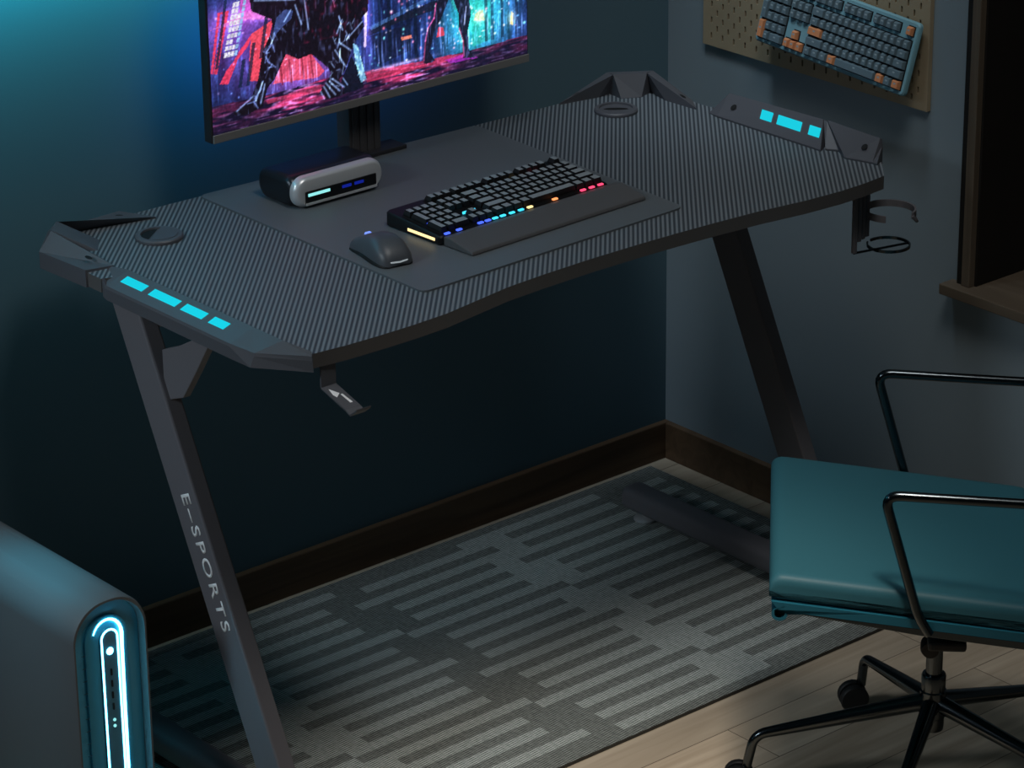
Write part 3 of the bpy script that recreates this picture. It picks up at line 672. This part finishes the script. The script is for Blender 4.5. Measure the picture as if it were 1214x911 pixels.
sw = MB(); sw.lathe([(.004, -.0035), (.0078, -.0028), (.0078, .0028), (.004, .0035)], (0, .034, .0165), 'x', 20); obj('scroll_wheel', sw, mat('blue_wheel', (30, 40, 120), .4, emit=(120, 150, 255), estr=1.2), ms, smooth=40, label='glowing blue scroll wheel')
ls = MB(); ls.tube([(-.0215, -.034, .0120), (-.0205, -.0425, .0080), (-.012, -.0490, .0075), (.0, -.0512, .0072), (.012, -.0490, .0075), (.0205, -.0425, .0080)], .0011, 8); obj('light_strip', ls, mat('mouse_strip', (120, 130, 134), .3, emit=(190, 200, 205), estr=.45), ms, smooth=40, label='pale light strip round the rear')

# ------------------------------------------------------------------ pegboard + wall keyboard
PX1 = XW - .0002; PX0 = PX1 - .008
pg = MB(); py0, py1, pz0, pz1 = .098, .584, .752, 1.13
ncol = 38; pw = (py1 - py0) / ncol; pitch = .026; nrow = int((pz1 - pz0) / (pitch / 2))
ys = []
for i in range(ncol): ys += [py0 + i * pw, py0 + i * pw + pw * .36, py0 + i * pw + pw * .64]
ys.append(py1)
zs = [pz0]; z = pz0 + .012; holes = []
k = 0
while z + .013 < pz1 - .008:
    zs += [z, z + .0100]; z += .0130; k += 1
zs.append(pz1)
gv = {}
def gvert(i, j, back):
    key = (i, j, back)
    if key not in gv: gv[key] = len(pg.v); pg.v.append((PX1 if back else PX0, ys[i], zs[j]))
    return gv[key]
solid = {}
for i in range(len(ys) - 1):
    for j in range(len(zs) - 1):
        colh = i // 3; mid = i % 3 == 1; slotrow = j % 2 == 1; r = j // 2
        solid[(i, j)] = not (mid and slotrow and (r + colh) % 2 == 0 and 0 < colh < ncol - 1)
def isS(i, j): return solid.get((i, j), False)
for (i, j), sld in solid.items():
    if not sld: continue
    a, b, c, d = gvert(i, j, 0), gvert(i + 1, j, 0), gvert(i + 1, j + 1, 0), gvert(i, j + 1, 0)
    a2, b2, c2, d2 = gvert(i, j, 1), gvert(i + 1, j, 1), gvert(i + 1, j + 1, 1), gvert(i, j + 1, 1)
    pg.f += [(a, b, c, d), (d2, c2, b2, a2)]; pg.mi += [0, 0]
    if not isS(i - 1, j): pg.f.append((a, d, d2, a2)); pg.mi.append(0)
    if not isS(i + 1, j): pg.f.append((b, b2, c2, c)); pg.mi.append(0)
    if not isS(i, j - 1): pg.f.append((a, a2, b2, b)); pg.mi.append(0)
    if not isS(i, j + 1): pg.f.append((d, c, c2, d2)); pg.mi.append(0)
pgt = thing('pegboard', 'pale wooden pegboard with staggered slots fixed on the right wall', 'pegboard', (PX1, (py0 + py1) / 2, pz0))
obj('board', pg, M_peg, pgt)
tl = math.radians(14); RO = math.radians(3.2)
kbx, kbz = 1.2590, .7960
wk = thing('mechanical_keyboard', 'pale blue keyboard with slate and orange keys hung on the pegboard', 'keyboard', (0, 0, 0), rot=(0, 0, 0))
ex = Vector((0, -1, 0)); ey = Vector((math.sin(tl), 0, math.cos(tl))); ez = ex.cross(ey); ex, ey = ex * math.cos(RO) - ey * math.sin(RO), ey * math.cos(RO) + ex * math.sin(RO)
wk.rotation_euler = Matrix((ex, ey, ez)).transposed().to_euler()
wk.location = (kbx, .4295, kbz + .0015)
M_wcase = mat('pale_blue_case', (120, 164, 176), .5, spec=.4)
M_slate = mat('slate_keycap', (98, 118, 128), .55, spec=.35)
M_orange = mat('orange_keycap', (214, 142, 98), .55, spec=.35)
M_mark = mat('key_legend', (150, 166, 172), .6)
keyboard(wk, .322, .112, .010, .007, M_wcase, M_slate, M_orange, M_mark, {(0, 0), (12.75, 3), (16.25, 4), (15.25, 5), (16.25, 5), (17.25, 5), (21.5, 5), (0, 5), (2.5, 5), (10.0, 5)}, True)
# plate well
for y in (.40, .19):
    q = MB(); q.tube([(PX0 + .004, y, kbz + .03), (kbx + .0065, y, kbz + .03)], .0018, 8); obj('peg', q, M_screwd, pgt, smooth=40)
q = MB(); q.tube([(PX0 + .004, .30, kbz + .085), (1.2735, .30, kbz + .085)], .002, 8); obj('peg', q, M_screwd, pgt, smooth=40)

# ------------------------------------------------------------------ tower computer
pc = thing('computer_tower', 'grey rounded tower computer with a glowing cyan oval front panel', 'computer', (-.152, .4, 0))
def arch(hw, zt, zb, r, cx=-.152, n=10, rb=.012):
    pts = []
    for sx, cz, a0, rr in ((1, zt - r, 0, r), (-1, zt - r, 90, r), (-1, zb + rb, 180, rb), (1, zb + rb, 270, rb)):
        for k in range(n + 1):
            a = math.radians(a0 + 90 * k / n); pts.append((cx + sx * (hw - rr) + rr * math.cos(a), cz + rr * math.sin(a)))
    return pts
cm = MB(); yF, yB = .188, .630
def at(p, y): return [(x, y, z) for x, z in p]
O1 = arch(.0585, .3800, .006, .052); O0 = arch(.0570, .3785, .008, .0510); I0 = arch(.0545, .3755, .02, .0515, rb=.03); I1 = arch(.0525, .3735, .022, .0505, rb=.03)
cm.loft([at(arch(.054, .375, .010, .048), yB), at(O1, yB - .006), at(O1, yF + .006), at(O0, yF), at(I0, yF), at(I1, yF + .014)], caps=False)
nn = len(O1); cm.f.append(tuple(range(nn))); cm.mi.append(0); 
obj('case', cm, M_case, pc, smooth=40)
ft = MB()
for x in (-.195, -.109):
    for y in (.24, .58): ft.lathe([(.008, .0), (.010, .002), (.010, .0085)], (x, y, 0), n=16)
obj('rubber_foot', ft, M_rubber, pc)
fpn = MB(); fpn.loft([at(I1, yF + .0142), at(I1, yF + .020)]); fpn.loft([at(arch(.0335, .3515, .05, .033, rb=.03), yF + .0145), at(arch(.0335, .3515, .05, .033, rb=.03), yF + .010), at(arch(.031, .349, .052, .0305, rb=.03), yF + .0085)])
fo = obj('front_panel', fpn, M_facia, pc, smooth=40, label='cyan lit oval front panel')
# inner pill with the two lit lines
pill = MB(); pill.loft([at(arch(.0145, .3340, .08, .0142, -.150, rb=.014), yF + .0088), at(arch(.0145, .3340, .08, .0142, -.150, rb=.014), yF + .0062)]); po = obj('control_strip', pill, mat('teal_strip', (60, 120, 140), .4), fo, smooth=40)
def uline(name, cx, hw, zt, zb, r, th, m):
    pts = [(cx - hw, yF + .0065, zb), (cx - hw, yF + .0065, zt - hw)]
    pts += [(cx - hw * math.cos(PI * k / 12), yF + .0065, zt - hw + hw * math.sin(PI * k / 12)) for k in range(1, 12)]
    pts += [(cx + hw, yF + .0065, zt - hw), (cx + hw, yF + .0065, zb)]
    q = MB(); q.tube(pts, th * .8, 8); return obj(name, q, m, fo, smooth=50)
uline('light_tube', -.1495, .0125, .3320, .080, .01, .0019, M_tube)['label'] = 'white cyan light tube'
# broad outer light that swells over the arch and runs down the right
pts = []; rad = []
for k in range(0, 13):
    a = math.radians(160 - k * 160 / 12); pts.append((-.1520 + .0225 * math.cos(a), yF + .0075, .3220 + .0250 * math.sin(a))); rad.append(.0008 + .0017 * (k / 12))
pts += [(-.1300, yF + .0075, .30), (-.1310, yF + .0075, .20), (-.1315, yF + .0075, .08)]; rad += [.0023, .0021, .0020]
q = MB(); q.tube(pts, rad, 8); obj('light_tube', q, M_tube, fo, smooth=50)['label'] = 'white cyan light tube'
q = MB(); q.lathe([(.0045, yF + .0045), (.0052, yF + .0056), (.0052, yF + .0064)], (-.150, 0, .3010), 'y', 20); obj('power_button', q, M_tube, fo, smooth=40, label='round white power button')
for k, z in enumerate((.270, .253, .236, .219)):
    q = MB(); q.prism(rrect(.0026, .010, .0012, 3, -.1498, z), yF + .0050, yF + .0063, 'y'); obj('port', q, M_hole, fo)
for z in (.199, .190):
    q = MB(); q.lathe([(.0022, yF + .005), (.0022, yF + .0063)], (-.1496, 0, z), 'y', 12); obj('port', q, M_cyanlite, fo, label='small pale round port')
tk = MB()
for k in range(12):
    z = .305 - k * .0185; tk.box(-.1925, -.1862, yF + .0079, yF + .0086, z, z + .0009)
obj('tick_marks', tk, mat('tick_teal', (24, 76, 96), .5), fo)

# ------------------------------------------------------------------ office chair
FD = math.radians(135)
chair = thing('office_chair', 'teal leather office chair with dark chrome arms and five castors', 'chair', (.779, -.417, 0), rot=(0, 0, FD))
SL = .116
def zs_(f): return .4210 - SL * (.227 - f)
# cushion: rounded slab, crowned, tilted back
cu_ = MB(); secs = []
SS = [math.sin(PI / 2 * (-1 + 2 * k / 32)) for k in range(33)]
for s in SS:
    wv = .1965 * s
    edge = max(0, (abs(s) - .945) / .055); sh = 1 - math.sqrt(max(0, 1 - edge ** 2))
    ring_ = []
    fr_, re_ = .227, -.135; th = .035
    top_, bot_ = [], []
    for j in range(33):
        t = .5 + .5 * math.sin(PI / 2 * (-1 + 2 * j / 32)); f = re_ + (fr_ - re_) * t
        c = .004 * (1 - s * s) * (1 - (2 * t - 1) ** 2)
        e2 = max(0, (t - .95) / .05); e3 = max(0, (.05 - t) / .05)
        dz = .016 * (1 - math.sqrt(max(0, 1 - min(1, e2) ** 2))) + .02 * (1 - math.sqrt(max(0, 1 - min(1, e3) ** 2)))
        zt = zs_(f) + c - dz - .014 * sh; zb = zs_(f) - th + .4 * dz + .006 * sh
        top_.append((f - .0 * sh, -wv, zt)); bot_.append((f, -wv, zb))
    secs.append(top_ + bot_[::-1])
cu_.loft(secs); obj('seat_cushion', cu_, M_teal, chair, smooth=60)
# sling under the cushion with the rolled front lip
sl_ = MB(); pro = []
fl = [(.224 - .36 * t / 14, zs_(.224 - .36 * t / 14) - .0355) for t in range(15)]
curl = [(.2265 + .0 * k, 0) for k in range(0)]
roll = [(.213 + .0105 * math.cos(math.radians(70 - 26 * k)), zs_(.215) - .0530 + .0095 * math.sin(math.radians(70 - 26 * k))) for k in range(11)]
outer = list(reversed(fl)) + roll
inn = []
for i, p in enumerate(outer):
    a = Vector(outer[max(i - 1, 0)]); b = Vector(outer[min(i + 1, len(outer) - 1)]); t = (b - a).normalized(); nrm = Vector((t.y, -t.x)); inn.append((p[0] + nrm.x * .0125, p[1] + nrm.y * .0125) if i < len(fl) + 1 else (p[0] + nrm.x * .004, p[1] + nrm.y * .004))
pl2 = outer + inn[::-1]
sl_.loft([[(f, y, z) for f, z in pl2] for y in (-.200, .200)]); obj('seat_sling', sl_, M_tealedge, chair, smooth=45, label='brighter teal sling edge with a rolled front lip')
for s in (-1, 1):
    r = MB(); r.loft([[(f, s * (.186 + .012 * k), z) for f, z in [(.19, zs_(.19) - .0485), (.03, zs_(.03) - .0485), (-.145, zs_(-.145) - .0485), (-.145, zs_(-.145) - .060), (.03, zs_(.03) - .059), (.19, zs_(.19) - .0505)]] for k in (0, 1)]); obj('side_rail', r, M_dchrome, chair, bevel=.002)
    pts = fillet([(.020, s * .204, .345), (.036, s * .204, .372), (.084, s * .204, .541), (-.08, s * .204, .5335), (-.172, s * .204, .530), (-.186, s * .204, .50), (-.19, s * .19, .46)], .022)
    a = MB(); a.tube(pts, .0066, 12); obj('armrest', a, M_dchrome, chair, smooth=50)
# backrest: curved, reclined, padded
bk = MB(); secs = []
bp = [(-.128, .360, .018), (-.146, .385, .042), (-.166, .43, .046), (-.188, .50, .046), (-.206, .57, .046), (-.222, .64, .044), (-.240, .70, .042), (-.262, .755, .038), (-.283, .79, .02)]
for f, z, t in bp:
    ringp = []
    for k in range(32):
        a = 2 * PI * k / 32; y = .197 * math.copysign(abs(math.cos(a)) ** .28, math.cos(a)); d = t / 2 * math.copysign(abs(math.sin(a)) ** .6, math.sin(a))
        ringp.append((f + d - .012 * (1 - (y / .2) ** 2), y, z + d * .2))
    secs.append(ringp)
bk.loft(secs); obj('backrest', bk, M_teal, chair, smooth=60)
bfm = MB()
for s in (-1, 1): bfm.tube([(-.145, s * .19, zs_(-.145) - .066), (-.170, s * .201, .385), (-.205, s * .203, .48), (-.245, s * .203, .62), (-.285, s * .2, .76)], .007, 10)
obj('back_frame', bfm, M_dchrome, chair, smooth=50)
# tilt mechanism, column, base
um = MB(); um.box(-.06, .03, -.03, .03, .284, .322); um.box(-.03, .02, -.19, .19, .312, .326); obj('seat_mechanism', um, M_rubber, chair, bevel=.004)
kn = MB(); kn.lathe([(.004, .0), (.0125, .004), (.0135, .02), (.0115, .027), (.003, .028)], (.010, .046, .2545), 'y', 20); kn.tube([(.010, .03, .262), (.010, .05, .2548)], .004, 8); obj('tension_knob', kn, M_rubber, chair, smooth=40)
cl_ = MB(); cl_.lathe([(.0115, .135), (.0115, .29)]); obj('gas_column', cl_, M_dchrome, chair, smooth=40)
sv = MB(); sv.lathe([(.012, .098), (.0155, .099), (.0165, .105), (.0165, .118), (.0185, .120), (.0185, .158), (.0165, .160), (.0170, .181), (.0155, .184), (.0118, .1845)]); obj('base_hub', sv, M_dchrome, chair, smooth=35)
LR = .249
for k in range(5):
    a = math.radians(138 + 72 * -k) - FD; e = Vector((math.cos(a), math.sin(a), 0)); sd_ = Vector((-e.y, e.x, 0))
    path = fillet([e * .012 + Vector((0, 0, .140)), e * (LR - .006) + Vector((0, 0, .0875)), e * (LR + .004) + Vector((0, 0, .0395))], .018, 8)
    rad = [.0125 - .0055 * min(1, i / 5) for i in range(len(path))]; rad[0] = .0125
    m = MB(); m.tube(path, [(.0128 - .0058 * min(1, (p - path[0]).length / .24)) for p in path], 12); lg = obj('leg', m, M_dchrome, chair, smooth=50)
    c = e * (LR + .004); c = Vector((c.x, c.y, .0212)); w = MB()
    tw = math.radians((-92, -78, 20, 65, -60)[k]); ax = Vector((math.cos(tw), math.sin(tw), 0)); pe = Vector((-ax.y, ax.x, 0)); off = pe * .011
    for sgn in (-1, 1):
        secs = []
        for (rr, h) in ((.006, .003), (.0195, .0032), (.0210, .005), (.0210, .012), (.0190, .0148), (.010, .0155), (.002, .0155)):
            secs.append([c + off + ax * (sgn * h) + (pe * math.cos(2 * PI * q / 24) + Vector((0, 0, 1)) * math.sin(2 * PI * q / 24)) * rr for q in range(24)])
        w.loft(secs)
    w.tube([c + off - ax * .004, c + off + ax * .004], .006, 10)
    w.tube([c + Vector((0, 0, .026)), c + Vector((0, 0, .006))], .0055, 10)
    obj('caster', w, M_rubber, lg, smooth=40, label='black twin wheel castor')

# ------------------------------------------------------------------ camera
cd = bpy.data.cameras.new('camera'); co = bpy.data.objects.new('camera', cd); COL.objects.link(co)
cd.sensor_fit = 'HORIZONTAL'; cd.sensor_width = 36; cd.lens = 36 * 3948.06 / 1214; cd.clip_end = 50
y_, t_, r_ = [math.radians(a) for a in (40.2623, 22.5835, -.6915)]
fw = Vector((math.sin(y_) * math.cos(t_), math.cos(y_) * math.cos(t_), -math.sin(t_))); rt = Vector((math.cos(y_), -math.sin(y_), 0)); up = rt.cross(fw)
rt2 = rt * math.cos(r_) + up * math.sin(r_); up2 = -rt * math.sin(r_) + up * math.cos(r_)
mw = Matrix((rt2, up2, -fw)).transposed().to_4x4(); mw.translation = (-2.2696, -3.1328, 2.2999); co.matrix_world = mw
S.camera = co

# ------------------------------------------------------------------ light
def area(name, loc, target, size, col, power, sy=None, spread=180):
    l = bpy.data.lights.new(name, 'AREA'); l.energy = power; l.color = [lin(c) for c in col]; l.size = size
    if sy: l.shape = 'RECTANGLE'; l.size_y = sy
    l.spread = math.radians(spread)
    o = bpy.data.objects.new(name, l); COL.objects.link(o); o.location = loc
    o.rotation_euler = (Vector(target) - Vector(loc)).to_track_quat('-Z', 'Y').to_euler(); return o
def spot(name, loc, target, col, power, ang, blend=.8, soft=.06):
    l = bpy.data.lights.new(name, 'SPOT'); l.energy = power; l.color = [lin(c) for c in col]; l.spot_size = math.radians(ang); l.spot_blend = blend; l.shadow_soft_size = soft
    o = bpy.data.objects.new(name, l); COL.objects.link(o); o.location = loc
    o.rotation_euler = (Vector(target) - Vector(loc)).to_track_quat('-Z', 'Y').to_euler(); return o
area('ceiling_lamp', (.25, -.80, 3.0), (.60, -.40, 0), .7, (246, 244, 240), 17.0)
area('teal_wall_washer', (.04, .57, 1.235), (.04, .68, 1.21), .85, (26, 190, 205), 11.0, .05, 150)
area('monitor_bias_light', (.54, .565, .94), (.54, .68, .92), .42, (40, 110, 210), .55, .10, 165)
spot('side_spot', (-2.4, .42, 2.15), (.08, .28, .50), (214, 228, 238), 150, 26, .8, .35)
spot('teal_tower_fill', (-.33, .40, 1.6), (-.205, .33, .38), (40, 195, 225), 58, 14)  # added unseen fill that tints the top of the tower teal
spot('warm_floor_fill', (.15, -1.0, 2.3), (.36, -.26, 0), (252, 240, 224), 92, 27, 1.0, .15)  # added unseen fill to brighten the floor and rug in front
spot('right_wall_fill', (.70, .30, 2.4), (1.296, .42, .62), (206, 226, 240), 46, 30, 1.0, .15)  # added unseen fill to lift the upper right wall
w = bpy.data.worlds.new('World'); S.world = w; w.use_nodes = True
w.node_tree.nodes['Background'].inputs['Color'].default_value = rgb(120, 170, 190); w.node_tree.nodes['Background'].inputs['Strength'].default_value = .025
S.view_settings.view_transform = 'Standard'; S.view_settings.look = 'None'; S.view_settings.exposure = 0; S.view_settings.gamma = 1; S.view_settings.use_curve_mapping = False
